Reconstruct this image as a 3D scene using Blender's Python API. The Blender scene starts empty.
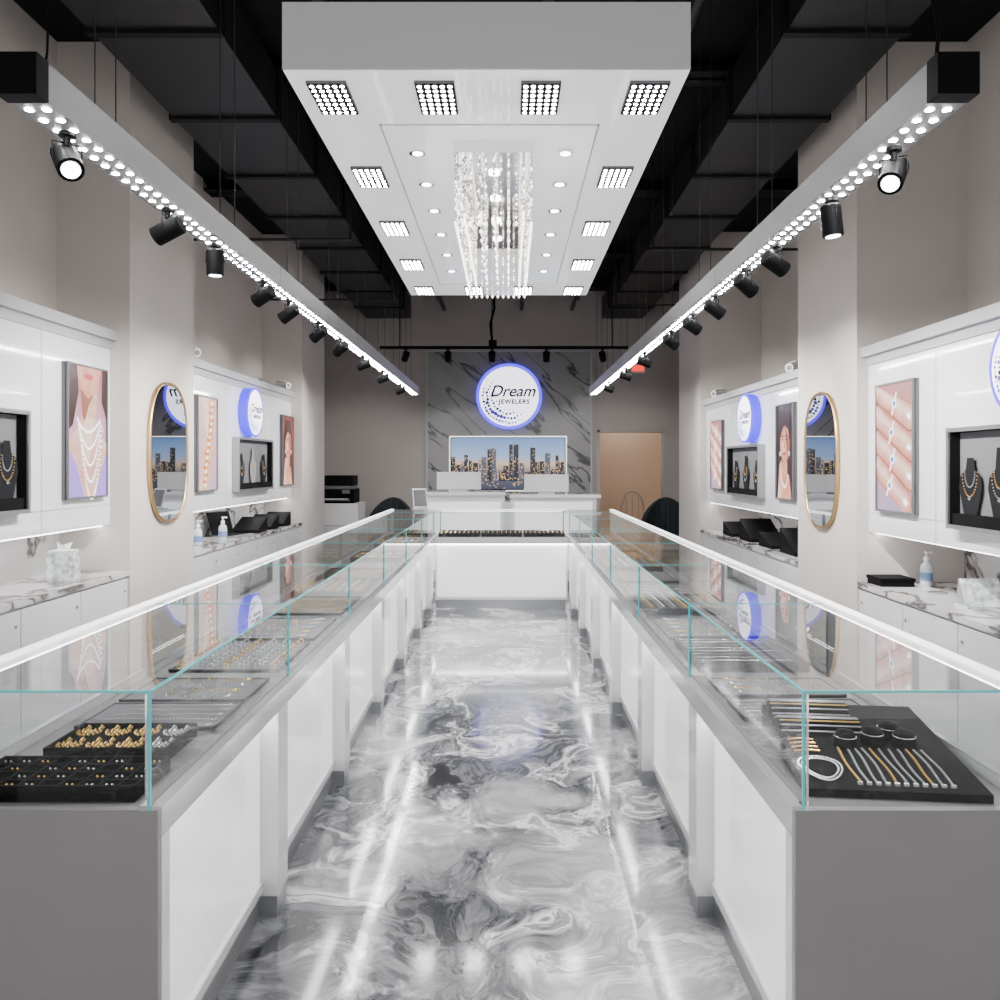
import bpy, math, random
from mathutils import Matrix, Vector
random.seed(7)
S = bpy.context.scene
COL = S.collection

# ------------------------------------------------------------------ materials
MATS = {}
def pm(name, col, rough=0.5, metal=0.0, emis=None, es=0.0, coat=0.0, spec=None, var=0.0, vscale=8.0, evar=0.0):
    if name in MATS: return MATS[name]
    m = bpy.data.materials.new(name); m.use_nodes = True
    nt = m.node_tree; b = nt.nodes["Principled BSDF"]
    b.inputs["Base Color"].default_value = (*col, 1)
    b.inputs["Roughness"].default_value = rough
    b.inputs["Metallic"].default_value = metal
    b.inputs["Coat Weight"].default_value = coat
    b.inputs["Coat Roughness"].default_value = 0.03
    if spec is not None: b.inputs["Specular IOR Level"].default_value = spec
    if emis is not None:
        b.inputs["Emission Color"].default_value = (*emis, 1)
        b.inputs["Emission Strength"].default_value = es
    if var > 0 or evar > 0:
        tc = nt.nodes.new("ShaderNodeTexCoord")
        n = nt.nodes.new("ShaderNodeTexNoise"); n.inputs["Scale"].default_value = vscale
        n.inputs["Detail"].default_value = 4
        nt.links.new(tc.outputs["Object"], n.inputs["Vector"])
        src = emis if evar > 0 else col; v = evar or var
        r = nt.nodes.new("ShaderNodeValToRGB")
        r.color_ramp.elements[0].position = 0.3; r.color_ramp.elements[1].position = 0.7
        r.color_ramp.elements[0].color = (src[0]*(1-v), src[1]*(1-v*(1.3 if evar else 1)), src[2]*(1-v*(1.4 if evar else 1)), 1)
        r.color_ramp.elements[1].color = (*[min(1, c*(1+v)) for c in src], 1)
        nt.links.new(n.outputs["Fac"], r.inputs["Fac"])
        nt.links.new(r.outputs["Color"], b.inputs["Emission Color" if evar > 0 else "Base Color"])
    MATS[name] = m
    return m

def ramp(nt, stops, interp='LINEAR'):
    r = nt.nodes.new("ShaderNodeValToRGB"); cr = r.color_ramp; cr.interpolation = interp
    while len(cr.elements) > 1: cr.elements.remove(cr.elements[-1])
    for i, (p, c) in enumerate(stops):
        e = cr.elements[0] if i == 0 else cr.elements.new(p)
        e.position = p; e.color = (c[0], c[1], c[2], 1)
    return r

def grad_emit(name, stops, es=1.0, axis='Z'):
    m = bpy.data.materials.new(name); m.use_nodes = True
    nt = m.node_tree; b = nt.nodes["Principled BSDF"]
    tc = nt.nodes.new("ShaderNodeTexCoord"); sp = nt.nodes.new("ShaderNodeSeparateXYZ")
    nt.links.new(tc.outputs["Generated"], sp.inputs[0])
    r = ramp(nt, stops)
    nt.links.new(sp.outputs[axis], r.inputs["Fac"])
    b.inputs["Base Color"].default_value = (0.02, 0.02, 0.02, 1)
    b.inputs["Roughness"].default_value = 0.3
    nt.links.new(r.outputs["Color"], b.inputs["Emission Color"])
    b.inputs["Emission Strength"].default_value = es
    MATS[name] = m
    return m

def floor_mat():
    m = bpy.data.materials.new("epoxy_marble_floor"); m.use_nodes = True
    nt = m.node_tree; L = nt.links.new; N = nt.nodes.new
    b = nt.nodes["Principled BSDF"]
    tc = N("ShaderNodeTexCoord")
    mp = N("ShaderNodeMapping"); mp.inputs["Scale"].default_value = (1.0, 0.85, 1)
    mp.inputs["Rotation"].default_value = (0, 0, 0.45); mp.inputs["Location"].default_value = (3.1, 1.7, 0)
    L(tc.outputs["Object"], mp.inputs[0])
    def warp(vec, scale, amt, det=2.0):
        n = N("ShaderNodeTexNoise"); n.inputs["Scale"].default_value = scale; n.inputs["Detail"].default_value = det
        L(vec, n.inputs["Vector"])
        s = N("ShaderNodeVectorMath"); s.operation = 'SUBTRACT'; s.inputs[1].default_value = (.5, .5, .5)
        L(n.outputs["Color"], s.inputs[0])
        k = N("ShaderNodeVectorMath"); k.operation = 'SCALE'; k.inputs["Scale"].default_value = amt
        L(s.outputs[0], k.inputs[0])
        a = N("ShaderNodeVectorMath"); a.operation = 'ADD'
        L(vec, a.inputs[0]); L(k.outputs[0], a.inputs[1])
        return a.outputs[0]
    v1 = warp(mp.outputs[0], 1.6, 1.1)
    v2 = warp(v1, 3.8, 0.45, 3)
    n1 = N("ShaderNodeTexNoise"); n1.inputs["Scale"].default_value = 2.6; n1.inputs["Detail"].default_value = 6
    n1.inputs["Roughness"].default_value = 0.6; n1.inputs["Distortion"].default_value = 0.5
    L(v2, n1.inputs["Vector"])
    r1 = ramp(nt, [(0.30, (.012, .013, .017)), (0.38, (.04, .043, .05)), (0.44, (.18, .185, .20)), (0.475, (.04, .043, .05)),
                   (0.50, (.13, .135, .15)), (0.54, (.30, .305, .32)), (0.585, (.78, .78, .78)), (0.62, (.16, .165, .18)), (0.68, (.42, .42, .44)), (.78, (.8, .8, .8))])
    L(n1.outputs["Fac"], r1.inputs["Fac"])
    n2 = N("ShaderNodeTexNoise"); n2.inputs["Scale"].default_value = 1.7; n2.inputs["Detail"].default_value = 4
    n2.inputs["Distortion"].default_value = 1.0
    L(v2, n2.inputs["Vector"])
    r2 = ramp(nt, [(0.455, (0, 0, 0)), (0.495, (1, 1, 1)), (0.505, (1, 1, 1)), (0.54, (0, 0, 0))])
    L(n2.outputs["Fac"], r2.inputs["Fac"])
    mx = N("ShaderNodeMixRGB"); mx.inputs[2].default_value = (.03, .033, .04, 1)
    mf = N("ShaderNodeMath"); mf.operation = 'MULTIPLY'; mf.inputs[1].default_value = 0.55
    L(r2.outputs["Color"], mf.inputs[0]); L(mf.outputs[0], mx.inputs[0]); L(r1.outputs["Color"], mx.inputs[1])
    n3 = N("ShaderNodeTexNoise"); n3.inputs["Scale"].default_value = 1.2; n3.inputs["Detail"].default_value = 3
    L(v1, n3.inputs["Vector"])
    r3 = ramp(nt, [(0.52, (0, 0, 0)), (0.62, (1, 1, 1))])
    L(n3.outputs["Fac"], r3.inputs["Fac"])
    mx2 = N("ShaderNodeMixRGB"); mx2.inputs[2].default_value = (.74, .74, .75, 1)
    mf2 = N("ShaderNodeMath"); mf2.operation = 'MULTIPLY'; mf2.inputs[1].default_value = 0.45
    L(r3.outputs["Color"], mf2.inputs[0]); L(mf2.outputs[0], mx2.inputs[0]); L(mx.outputs[0], mx2.inputs[1])
    L(mx2.outputs[0], b.inputs["Base Color"])
    b.inputs["Roughness"].default_value = 0.14
    b.inputs["Coat Weight"].default_value = 0.6
    b.inputs["Coat Roughness"].default_value = 0.06
    return m

def marble_mat(name, base, vein, scale, width=0.02, rot=(0, 0, 0), stretch=(1, 1, 1), rough=0.15):
    m = bpy.data.materials.new(name); m.use_nodes = True
    nt = m.node_tree; L = nt.links.new; N = nt.nodes.new
    b = nt.nodes["Principled BSDF"]
    tc = N("ShaderNodeTexCoord")
    mp0 = N("ShaderNodeMapping"); mp0.inputs["Rotation"].default_value = rot
    mp = N("ShaderNodeMapping"); mp.inputs["Scale"].default_value = stretch
    L(tc.outputs["Object"], mp0.inputs[0]); L(mp0.outputs[0], mp.inputs[0])
    n1 = N("ShaderNodeTexNoise"); n1.inputs["Scale"].default_value = scale; n1.inputs["Detail"].default_value = 5
    n1.inputs["Distortion"].default_value = 0.4
    L(mp.outputs[0], n1.inputs["Vector"])
    r1 = ramp(nt, [(0.5-width, base), (0.5-width*.2, vein), (0.5+width*.2, vein), (0.5+width, base)])
    L(n1.outputs["Fac"], r1.inputs["Fac"])
    n2 = N("ShaderNodeTexNoise"); n2.inputs["Scale"].default_value = scale*1.7; n2.inputs["Detail"].default_value = 6
    L(mp.outputs[0], n2.inputs["Vector"])
    r2 = ramp(nt, [(0.3, tuple(c*.82 for c in (1, 1, 1))), (0.65, (1, 1, 1))])
    L(n2.outputs["Fac"], r2.inputs["Fac"])
    mx = N("ShaderNodeMixRGB"); mx.blend_type = 'MULTIPLY'; mx.inputs[0].default_value = 1
    L(r1.outputs["Color"], mx.inputs[1]); L(r2.outputs["Color"], mx.inputs[2])
    L(mx.outputs[0], b.inputs["Base Color"])
    b.inputs["Roughness"].default_value = rough
    MATS[name] = m
    return m

def glass_mat():
    m = bpy.data.materials.new("clear_glass"); m.use_nodes = True
    nt = m.node_tree; nt.nodes.clear(); L = nt.links.new; N = nt.nodes.new
    out = N("ShaderNodeOutputMaterial"); mix = N("ShaderNodeMixShader")
    tr = N("ShaderNodeBsdfTransparent"); tr.inputs[0].default_value = (.955, .975, .97, 1)
    gl = N("ShaderNodeBsdfGlossy"); gl.inputs["Roughness"].default_value = 0.0
    lw = N("ShaderNodeLayerWeight"); lw.inputs["Blend"].default_value = 0.5
    pw = N("ShaderNodeMath"); pw.operation = 'POWER'; pw.inputs[1].default_value = 3.4
    ml = N("ShaderNodeMath"); ml.operation = 'MULTIPLY_ADD'; ml.inputs[1].default_value = 0.75; ml.inputs[2].default_value = 0.045
    L(lw.outputs["Facing"], pw.inputs[0]); L(pw.outputs[0], ml.inputs[0]); L(ml.outputs[0], mix.inputs[0])
    L(tr.outputs[0], mix.inputs[1]); L(gl.outputs[0], mix.inputs[2]); L(mix.outputs[0], out.inputs[0])
    return m

M_floor = floor_mat()
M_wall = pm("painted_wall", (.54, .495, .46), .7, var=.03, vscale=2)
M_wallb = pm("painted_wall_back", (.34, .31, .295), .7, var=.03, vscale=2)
M_ceil = pm("black_ceiling", (.005, .005, .006), .8, var=.2, vscale=3, spec=.2)
M_duct = pm("dark_duct_metal", (.008, .0085, .010), .5, .2)
M_beam = pm("dark_beam", (.005, .005, .006), .6, spec=.2)
M_white = pm("white_lacquer", (.74, .74, .75), .12, coat=.5)
M_band = pm("grey_gloss_band", (.46, .46, .475), .12, coat=.6)
M_canopy = pm("canopy_white_added_glow", (.88, .88, .88), .10, coat=.6, emis=(1, 1, 1), es=.7)  # plain white panel; glow put into the material to brighten it
M_whitem = pm("white_satin", (.66, .66, .67), .35)
M_panelw = pm("white_gloss_panel", (.66, .66, .68), .10, coat=.6)
M_end = pm("counter_end_grey", (.235, .225, .228), .35, var=.02)  # even grey for the counter end faces
M_canf = pm("canopy_satin_face", (.68, .68, .69), .3)
M_steel = pm("brushed_steel", (.36, .37, .39), .32, .85)
M_alu = pm("aluminium", (.12, .12, .13), .45, .3)
M_trim = pm("light_grey_trim", (.34, .34, .36), .35)
M_black = pm("black_plastic", (.003, .003, .0035), .6, spec=.06)
M_wire = pm("dark_wire", (.02, .02, .02), .6, spec=.2)
M_velvet = pm("black_velvet", (.005, .005, .006), .9, spec=.1)
M_dgrey = pm("charcoal_velvet", (.012, .012, .014), .9, spec=.1)
M_lgrey = pm("grey_velvet", (.13, .13, .14), .85, spec=.2)
M_deck = pm("deck_grey", (.20, .20, .21), .25)
M_bustw = pm("bust_linen", (.22, .22, .22), .8)
M_gold = pm("gold", (.95, .62, .20), .25, 1, emis=(.95, .60, .18), es=.30)  # slight glow put into the metal to brighten the jewellery
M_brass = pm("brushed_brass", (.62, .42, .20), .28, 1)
M_silver = pm("silver", (.82, .83, .85), .2, 1, emis=(1, 1, 1), es=.18)  # faint emission brightens the silver pieces, not a light source
M_chrome = pm("chrome", (.8, .8, .82), .08, 1)
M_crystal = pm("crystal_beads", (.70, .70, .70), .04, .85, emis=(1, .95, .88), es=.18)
M_crystal2 = pm("crystal_beads_sparkle", (.9, .9, .9), .04, .5, emis=(1, .92, .78), es=5)  # glowing bead copy, emission imitates the crystals' sparkle
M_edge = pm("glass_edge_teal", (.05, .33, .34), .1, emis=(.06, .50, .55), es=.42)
M_led = pm("led_emitter", (1, 1, 1), .5, emis=(1, .985, .97), es=360)
M_ledp = pm("led_panel_emitter", (1, 1, 1), .5, emis=(1, .985, .97), es=130)
M_leds = pm("led_soft", (1, 1, 1), .5, emis=(1, .99, .98), es=14)
M_rail = pm("lit_white_rail", (.9, .9, .9), .3, emis=(1, 1, 1), es=2.2)
M_glow = pm("backlit_white_panel", (.7, .7, .7), .10, emis=(1, 1, 1), es=.85, coat=.7)
M_mirror = pm("mirror_glass", (.46, .48, .50), .01, 1)
M_marb = marble_mat("white_marble_slab", (.60, .59, .585), (.12, .10, .10), 1.6, .035, (0, .5, .7), (1, 1, 2.2))
M_feat = marble_mat("grey_marble_feature", (.235, .232, .232), (.035, .035, .038), 1.4, .020, (0, -.70, 0), (0.38, 1, 2.0), .3)
M_glass = glass_mat()
M_viol = pm("violet_halo", (.03, .01, .3), .4, emis=(.035, .012, .85), es=2.6)
M_violr = pm("violet_ring", (.03, .01, .3), .4, emis=(.07, .035, 1.0), es=2.6)
M_sign = pm("sign_white_face", (.9, .9, .9), .3, emis=(.86, .84, 1), es=2.8)
M_navy = pm("sign_navy_print", (.005, .008, .06), .5)
M_blueprint = pm("sign_lilac_print", (.06, .05, .4), .5, emis=(.08, .05, .6), es=.5)
M_cloth = pm("teal_upholstery", (.004, .010, .014), .8, var=.1, vscale=20)
M_plasticw = pm("white_plastic", (.70, .70, .70), .4)
M_wood = pm("stool_tan_wood", (.30, .22, .16), .5, var=.15, vscale=20)
M_greyp = pm("grey_plastic", (.10, .10, .11), .4)
M_warm = pm("hallway_tan", (.52, .36, .25), .7, var=.03, vscale=2)
M_red = pm("exit_red", (.4, .02, .02), .4, emis=(1, .03, .02), es=1.8)
M_bottle = pm("clear_bottle", (.50, .56, .60), .1, spec=.6)
M_label = pm("blue_label", (.15, .22, .42), .5)
M_carton = pm("printed_carton", (.5, .54, .55), .5, var=.6, vscale=30)

# ------------------------------------------------------------------ mesh builder
class MB:
    def __init__(s, M=None):
        s.v = []; s.f = []; s.fm = []; s.mats = []; s.smooth = []
        s.setM(M or Matrix.Identity(4))
    def setM(s, M):
        s.M = M; s.flip = M.to_3x3().determinant() < 0
    def mi(s, m):
        if m not in s.mats: s.mats.append(m)
        return s.mats.index(m)
    def add(s, vs, fs, mat, smooth=False):
        o = len(s.v); i = s.mi(mat)
        for p in vs: s.v.append(tuple(s.M @ Vector(p)))
        for f in fs:
            f = [o+k for k in f]
            if s.flip: f.reverse()
            s.f.append(f); s.fm.append(i); s.smooth.append(smooth)
    def box(s, x0, x1, y0, y1, z0, z1, mat):
        x0, x1 = min(x0, x1), max(x0, x1); y0, y1 = min(y0, y1), max(y0, y1); z0, z1 = min(z0, z1), max(z0, z1)
        vs = [(x0, y0, z0), (x1, y0, z0), (x1, y1, z0), (x0, y1, z0), (x0, y0, z1), (x1, y0, z1), (x1, y1, z1), (x0, y1, z1)]
        s.add(vs, [(0, 3, 2, 1), (4, 5, 6, 7), (0, 1, 5, 4), (1, 2, 6, 5), (2, 3, 7, 6), (3, 0, 4, 7)], mat)
    def poly(s, pts, mat): s.add(pts, [tuple(range(len(pts)))], mat)
    def poly2(s, pts, n, mat): s.poly([(p[0], p[1], n) for p in pts], mat)
    def ell2(s, cx, cy, rx, ry, n, mat, seg=20, rot=0):
        c, q = math.cos(rot), math.sin(rot)
        s.poly2([(cx+rx*math.cos(t)*c-ry*math.sin(t)*q, cy+rx*math.cos(t)*q+ry*math.sin(t)*c)
                 for t in [2*math.pi*i/seg for i in range(seg)]], n, mat)
    def cyl(s, p0, p1, r0, mat, r1=None, seg=14, caps=True, capmat=None):
        r1 = r0 if r1 is None else r1
        p0 = Vector(p0); p1 = Vector(p1); d = (p1-p0).normalized()
        a = d.orthogonal().normalized(); b = d.cross(a)
        vs = []
        for p, r in ((p0, r0), (p1, r1)):
            for i in range(seg):
                t = 2*math.pi*i/seg
                vs.append(p + a*(r*math.cos(t)) + b*(r*math.sin(t)))
        s.add(vs, [(i, (i+1) % seg, seg+(i+1) % seg, seg+i) for i in range(seg)], mat, True)
        if caps:
            s.add(vs[:seg], [tuple(reversed(range(seg)))], mat)
            s.add(vs[seg:], [tuple(range(seg))], capmat or mat)
    def tube(s, pts, r, mat, seg=6, closed=False):
        pts = [Vector(p) for p in pts]; n = len(pts); vs = []
        ref = None
        for i, p in enumerate(pts):
            if closed: d = pts[(i+1) % n]-pts[i-1]
            else: d = pts[min(i+1, n-1)]-pts[max(i-1, 0)]
            d.normalize()
            if ref is None: ref = d.orthogonal().normalized()
            a = ref - d*ref.dot(d)
            if a.length < 1e-5: a = d.orthogonal()
            a.normalize(); ref = a; b = d.cross(a)
            for k in range(seg):
                t = 2*math.pi*k/seg; vs.append(p+a*(r*math.cos(t))+b*(r*math.sin(t)))
        fs = []
        for i in range(n if closed else n-1):
            j = (i+1) % n
            for k in range(seg):
                fs.append((i*seg+k, i*seg+(k+1) % seg, j*seg+(k+1) % seg, j*seg+k))
        s.add(vs, fs, mat, True)
    def torus(s, c, R, r, mat, axis='z', seg=14, rs=5):
        pts = []
        for i in range(seg):
            t = 2*math.pi*i/seg; u, w = R*math.cos(t), R*math.sin(t)
            o = {'z': (u, w, 0), 'x': (0, u, w), 'y': (u, 0, w)}[axis]
            pts.append((c[0]+o[0], c[1]+o[1], c[2]+o[2]))
        s.tube(pts, r, mat, rs, True)
    def octa(s, c, r, mat, h=None):
        h = h or r; x, y, z = c
        s.add([(x+r, y, z), (x, y+r, z), (x-r, y, z), (x, y-r, z), (x, y, z+h), (x, y, z-h)],
              [(0, 1, 4), (1, 2, 4), (2, 3, 4), (3, 0, 4), (1, 0, 5), (2, 1, 5), (3, 2, 5), (0, 3, 5)], mat)
    def lathe(s, c, prof, mat, seg=16):
        vs = []
        for r, z in prof:
            for k in range(seg):
                t = 2*math.pi*k/seg; vs.append((c[0]+r*math.cos(t), c[1]+r*math.sin(t), c[2]+z))
        fs = []
        for i in range(len(prof)-1):
            for k in range(seg):
                fs.append((i*seg+k, i*seg+(k+1) % seg, (i+1)*seg+(k+1) % seg, (i+1)*seg+k))
        s.add(vs, fs, mat, True)
    def build(s, name, parent=None, bevel=0):
        me = bpy.data.meshes.new(name)
        xs = [v[0] for v in s.v]; ys = [v[1] for v in s.v]; zs = [v[2] for v in s.v]
        c = Vector(((min(xs)+max(xs))/2, (min(ys)+max(ys))/2, min(zs)))
        if parent is not None or getattr(s, 'keep', False): c = Vector((0, 0, 0))
        me.from_pydata([tuple(Vector(v)-c) for v in s.v], [], s.f)
        for m in s.mats: me.materials.append(m)
        me.polygons.foreach_set("material_index", s.fm)
        me.polygons.foreach_set("use_smooth", s.smooth)
        me.update()
        ob = bpy.data.objects.new(name, me); COL.objects.link(ob)
        ob.location = c
        if parent is not None:
            ob.parent = parent
            ob.matrix_parent_inverse = Matrix.Translation(parent.location).inverted()
        if bevel:
            bv = ob.modifiers.new("bevel", 'BEVEL'); bv.width = bevel; bv.segments = 2; bv.limit_method = 'ANGLE'
            bv.angle_limit = math.radians(50)
        return ob

def frame(o, U, V, N):
    return Matrix(((U[0], V[0], N[0], o[0]), (U[1], V[1], N[1], o[1]), (U[2], V[2], N[2], o[2]), (0, 0, 0, 1)))
def wallM(side, y, z, x=None):
    if side == 'L': return frame((x, y, z), (0, 1, 0), (0, 0, 1), (1, 0, 0))
    if side == 'R': return frame((x, y, z), (0, -1, 0), (0, 0, 1), (-1, 0, 0))
    return frame((x, y, z), (1, 0, 0), (0, 0, 1), (0, -1, 0))

# ------------------------------------------------------------------ dimensions
CZ = 1.44
YF, YB = 1.667, 8.0
XIL, XIR = -.746, .615
XWL, XWR = -2.78, 2.83
XCL, XCR = -2.33, 2.15
XPL, XPR = -2.45, 2.22
Y0, YW = -1.2, 12.0
ZC = 4.05

def room():
    def one(name, *bxs):
        b = MB(); b.keep = True
        for x in bxs: b.box(*x)
        return b.build(name)
    one("floor", (XWL-.15, XWR+.15, Y0, YW+2, -.1, 0, M_floor))
    one("ceiling", (XWL-.15, XWR+.15, Y0, YW+.15, ZC, ZC+.1, M_ceil))
    one("wall_left", (XWL-.15, XWL, Y0, YW, 0, ZC, M_wall))
    one("wall_right", (XWR, XWR+.15, Y0, YW, 0, ZC, M_wall))
    dx0, dx1, dz = 1.34, 2.36, 1.97
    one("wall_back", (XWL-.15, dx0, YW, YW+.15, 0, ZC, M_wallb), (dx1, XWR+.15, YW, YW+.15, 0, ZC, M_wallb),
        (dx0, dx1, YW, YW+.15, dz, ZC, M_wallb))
    b = MB(); b.keep = True
    b.box(dx0-.3, dx1+.3, YW+1.3, YW+1.4, 0, 2.6, M_warm)
    b.box(dx0-.4, dx0-.3, YW+.15, YW+1.4, 0, 2.6, M_warm)
    b.box(dx1+.3, dx1+.4, YW+.15, YW+1.4, 0, 2.6, M_warm)
    b.box(dx0-.4, dx1+.4, YW+.15, YW+1.4, 2.6, 2.7, M_warm)
    b.build("wall_hallway")
    b = MB(); b.box(1.55, 2.15, YW+.4, YW+1.0, 2.56, 2.598, M_alu); b.box(1.57, 2.13, YW+.42, YW+.98, 2.555, 2.56, M_leds)
    b.build("hallway_added_light")  # added lamp, out of view, brightens the doorway
    b = MB(); b.keep = True
    for x in (dx0, dx1-.04): b.box(x, x+.04, YW-.015, YW+.15, 0, dz, M_wallb)
    b.box(dx0, dx1, YW-.015, YW+.15, dz-.04, dz, M_wallb)
    b.build("door_1")
    for (x0, x1, y0, y1) in ((XWL, XCL, 4.93, 5.93), (XCR, XWR, 4.93, 5.93), (XWL, XCL, 9.05, 10.15), (XCR, XWR, 8.95, 10.05)):
        one("structural_column", (x0, x1, y0, y1, 0, ZC-.002, M_wall))
    one("baseboard_back", (XWL, -1.25, YW-.02, YW, 0, .1, M_trim))
room()

# ------------------------------------------------------------------ ceiling services
def services():
    for (xa, xb) in ((-2.1, -1.45), (1.4, 2.0)):
        b = MB(); b.box(xa, xb, -1, 11.9, 3.62, 3.92, M_duct)
        for y in range(0, 12): b.box(xa-.02, xb+.02, y, y+.05, 3.60, 3.94, M_beam)
        b.build("air_duct")
    for y in (3.0, 5.2, 7.4, 9.6, 11.4):
        b = MB(); b.box(XWL, XWR, y-.1, y+.1, 3.95, 3.965, M_beam); b.box(XWL, XWR, y-.015, y+.015, 3.95, ZC, M_beam)
        b.box(XWL, XWR, y-.1, y+.1, 4.03, ZC, M_beam)
        b.build("ceiling_beam")
    for x in (-.95, .2, .95):
        b = MB(); b.cyl((x, -1, 3.76), (x, 11.9, 3.76), .03, M_duct, seg=10)
        for y in range(0, 12, 2):
            b.cyl((x, y+.3, 3.76), (x, y+.3, ZC), .006, M_duct, seg=6)
            b.cyl((x, y+.8, 3.72), (x, y+.8, 3.66), .015, M_alu, .03, seg=8)
        b.build("sprinkler_pipe")
    for y in (6.6, 9.0):
        b = MB(); b.cyl((XWL, y, 3.3), (-1.3, y, 3.3), .012, M_duct, seg=8); b.cyl((-1.3, y, 3.3), (-1.3, y, ZC), .012, M_duct, seg=8)
        b.build("conduit_pipe")
        b = MB(); b.cyl((XWR, y+.3, 3.3), (1.25, y+.3, 3.3), .012, M_duct, seg=8); b.cyl((1.25, y+.3, 3.3), (1.25, y+.3, ZC), .012, M_duct, seg=8)
        b.build("conduit_pipe")
services()

# ------------------------------------------------------------------ suspended white ceiling panel with fitted lights
def light_canopy():
    x0, x1, y0, y1, z0, z1 = -.889, .719, 3.16, 7.35, 3.0, 3.262
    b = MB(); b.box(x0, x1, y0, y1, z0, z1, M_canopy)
    b.box(x0, x1, y0-.012, y0, z0, z1, M_canf)
    for (a0, a1, c0, c1) in ((x0+.30, x1-.30, y0+.50, y0+.508), (x0+.30, x1-.30, y1-.458, y1-.45), (x0+.30, x0+.308, y0+.5, y1-.45), (x1-.308, x1-.30, y0+.5, y1-.45)):
        b.box(a0, a1, c0, c1, z0-.004, z0, M_whitem)
    spots = [(x, 3.39) for x in (-.74, -.30, .135, .578)] + [(x, 7.12) for x in (-.74, -.30, .135, .578)]
    spots += [(x, y) for x in (-.742, .575) for y in (4.32, 5.25, 6.2)]
    w, l = .082, .145
    for cx, cy in spots:
        b.box(cx-w, cx+w, cy-l, cy+l, z0-.012, z0, M_alu)
        b.box(cx-w+.004, cx+w-.004, cy-l+.004, cy+l-.004, z0-.014, z0-.011, M_black)
        nx, ny = 5, 7
        for i in range(nx):
            for j in range(ny):
                px = cx-w+.020+(2*w-.040)*i/(nx-1); py = cy-l+.024+(2*l-.048)*j/(ny-1)
                b.cyl((px, py, z0-.0135), (px, py, z0-.0155), .0092, M_ledp, seg=8)
    for x in (-.45, .285):
        for y in (3.98, 4.42, 4.88, 5.38, 5.9, 6.4):
            b.cyl((x, y, z0), (x, y, z0-.012), .042, M_chrome, seg=20)
            b.cyl((x, y, z0-.012), (x, y, z0-.014), .026, M_leds, seg=16)
    for x in (x0+.15, x1-.15):
        for y in (y0+.3, (y0+y1)/2, y1-.3):
            b.cyl((x, y, z1), (x, y, ZC), .006, M_black, seg=6)
    b.build("suspended_light_canopy")
    b = MB(); cx = -.07; hw = .195
    b.box(cx-hw, cx+hw, 3.84, 5.55, 2.94, 2.9995, M_chrome)
    for y in (4.1, 4.5, 4.9, 5.3):
        b.cyl((cx, y, 2.94), (cx, y, 2.93), .03, M_leds, seg=12)
    nx, ny = 11, 30
    random.seed(11)
    for i in range(nx):
        for j in range(ny):
            edge = (i < 2 or i > nx-3 or j < 1 or j > ny-2)
            if not edge and not (j % 3 == 0 and i in (3, 5, 7)): continue
            x = cx-hw+.012+(2*hw-.024)*i/(nx-1); y = 3.86+1.67*j/(ny-1)
            ln = .33 if (i in (0, nx-1) or j in (0, ny-1)) else .27
            nb = int(ln/.021)
            for k in range(nb):
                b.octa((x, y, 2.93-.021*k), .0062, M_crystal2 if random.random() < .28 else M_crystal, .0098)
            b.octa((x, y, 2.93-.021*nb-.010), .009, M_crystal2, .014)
    b.build("crystal_chandelier")
light_canopy()

# ------------------------------------------------------------------ linear LED bars + spots
def led_bar(x0, x1, name):
    b = MB(); y0, y1, z0, z1 = 1.88, 10.0, 2.315, 2.41
    b.box(x0, x1, y0+.03, y1, z0, z1, M_alu)
    b.box(x0-.002, x1+.002, y0, y0+.05, z0-.002, z1+.002, M_black)
    for y in (3.9, 5.9, 7.9): b.box(x0-.001, x1+.001, y, y+.006, z0-.001, z1+.001, M_greyp)
    i = 0
    while True:
        y = y0+.09+i*.062; i += 1
        if y > y1-.04: break
        for k, xx in enumerate((x0+.026, x1-.026)):
            b.cyl((xx, y, z0), (xx, y, z0-.0015), .0100, M_led, seg=8)
    for y in (2.3, 3.3, 4.3, 5.3, 6.3, 7.3, 8.3, 9.3):
        xm = (x0+x1)/2
        b.cyl((xm-.03, y, z1), (xm-.03, y, ZC), .002, M_wire, seg=5)
        b.cyl((xm+.03, y, z1), (xm+.03, y, ZC), .002, M_wire, seg=5)
    return b.build(name)
led_bar(-1.205, -1.11, "linear_pendant_light")
led_bar(1.012, 1.107, "linear_pendant_light")
b = MB(); b.tube([(1.06+.02*math.sin(t*2.2), 2.0+.01*t, 2.415+t*.16) for t in [i*.35 for i in range(29)]], .005, M_black); b.build("power_cable")
b = MB(); b.tube([(-1.16+.01*math.sin(t*2.6), 2.0, 2.415+t*.16) for t in [i*.35 for i in range(29)]], .003, M_black); b.build("power_cable")

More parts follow.
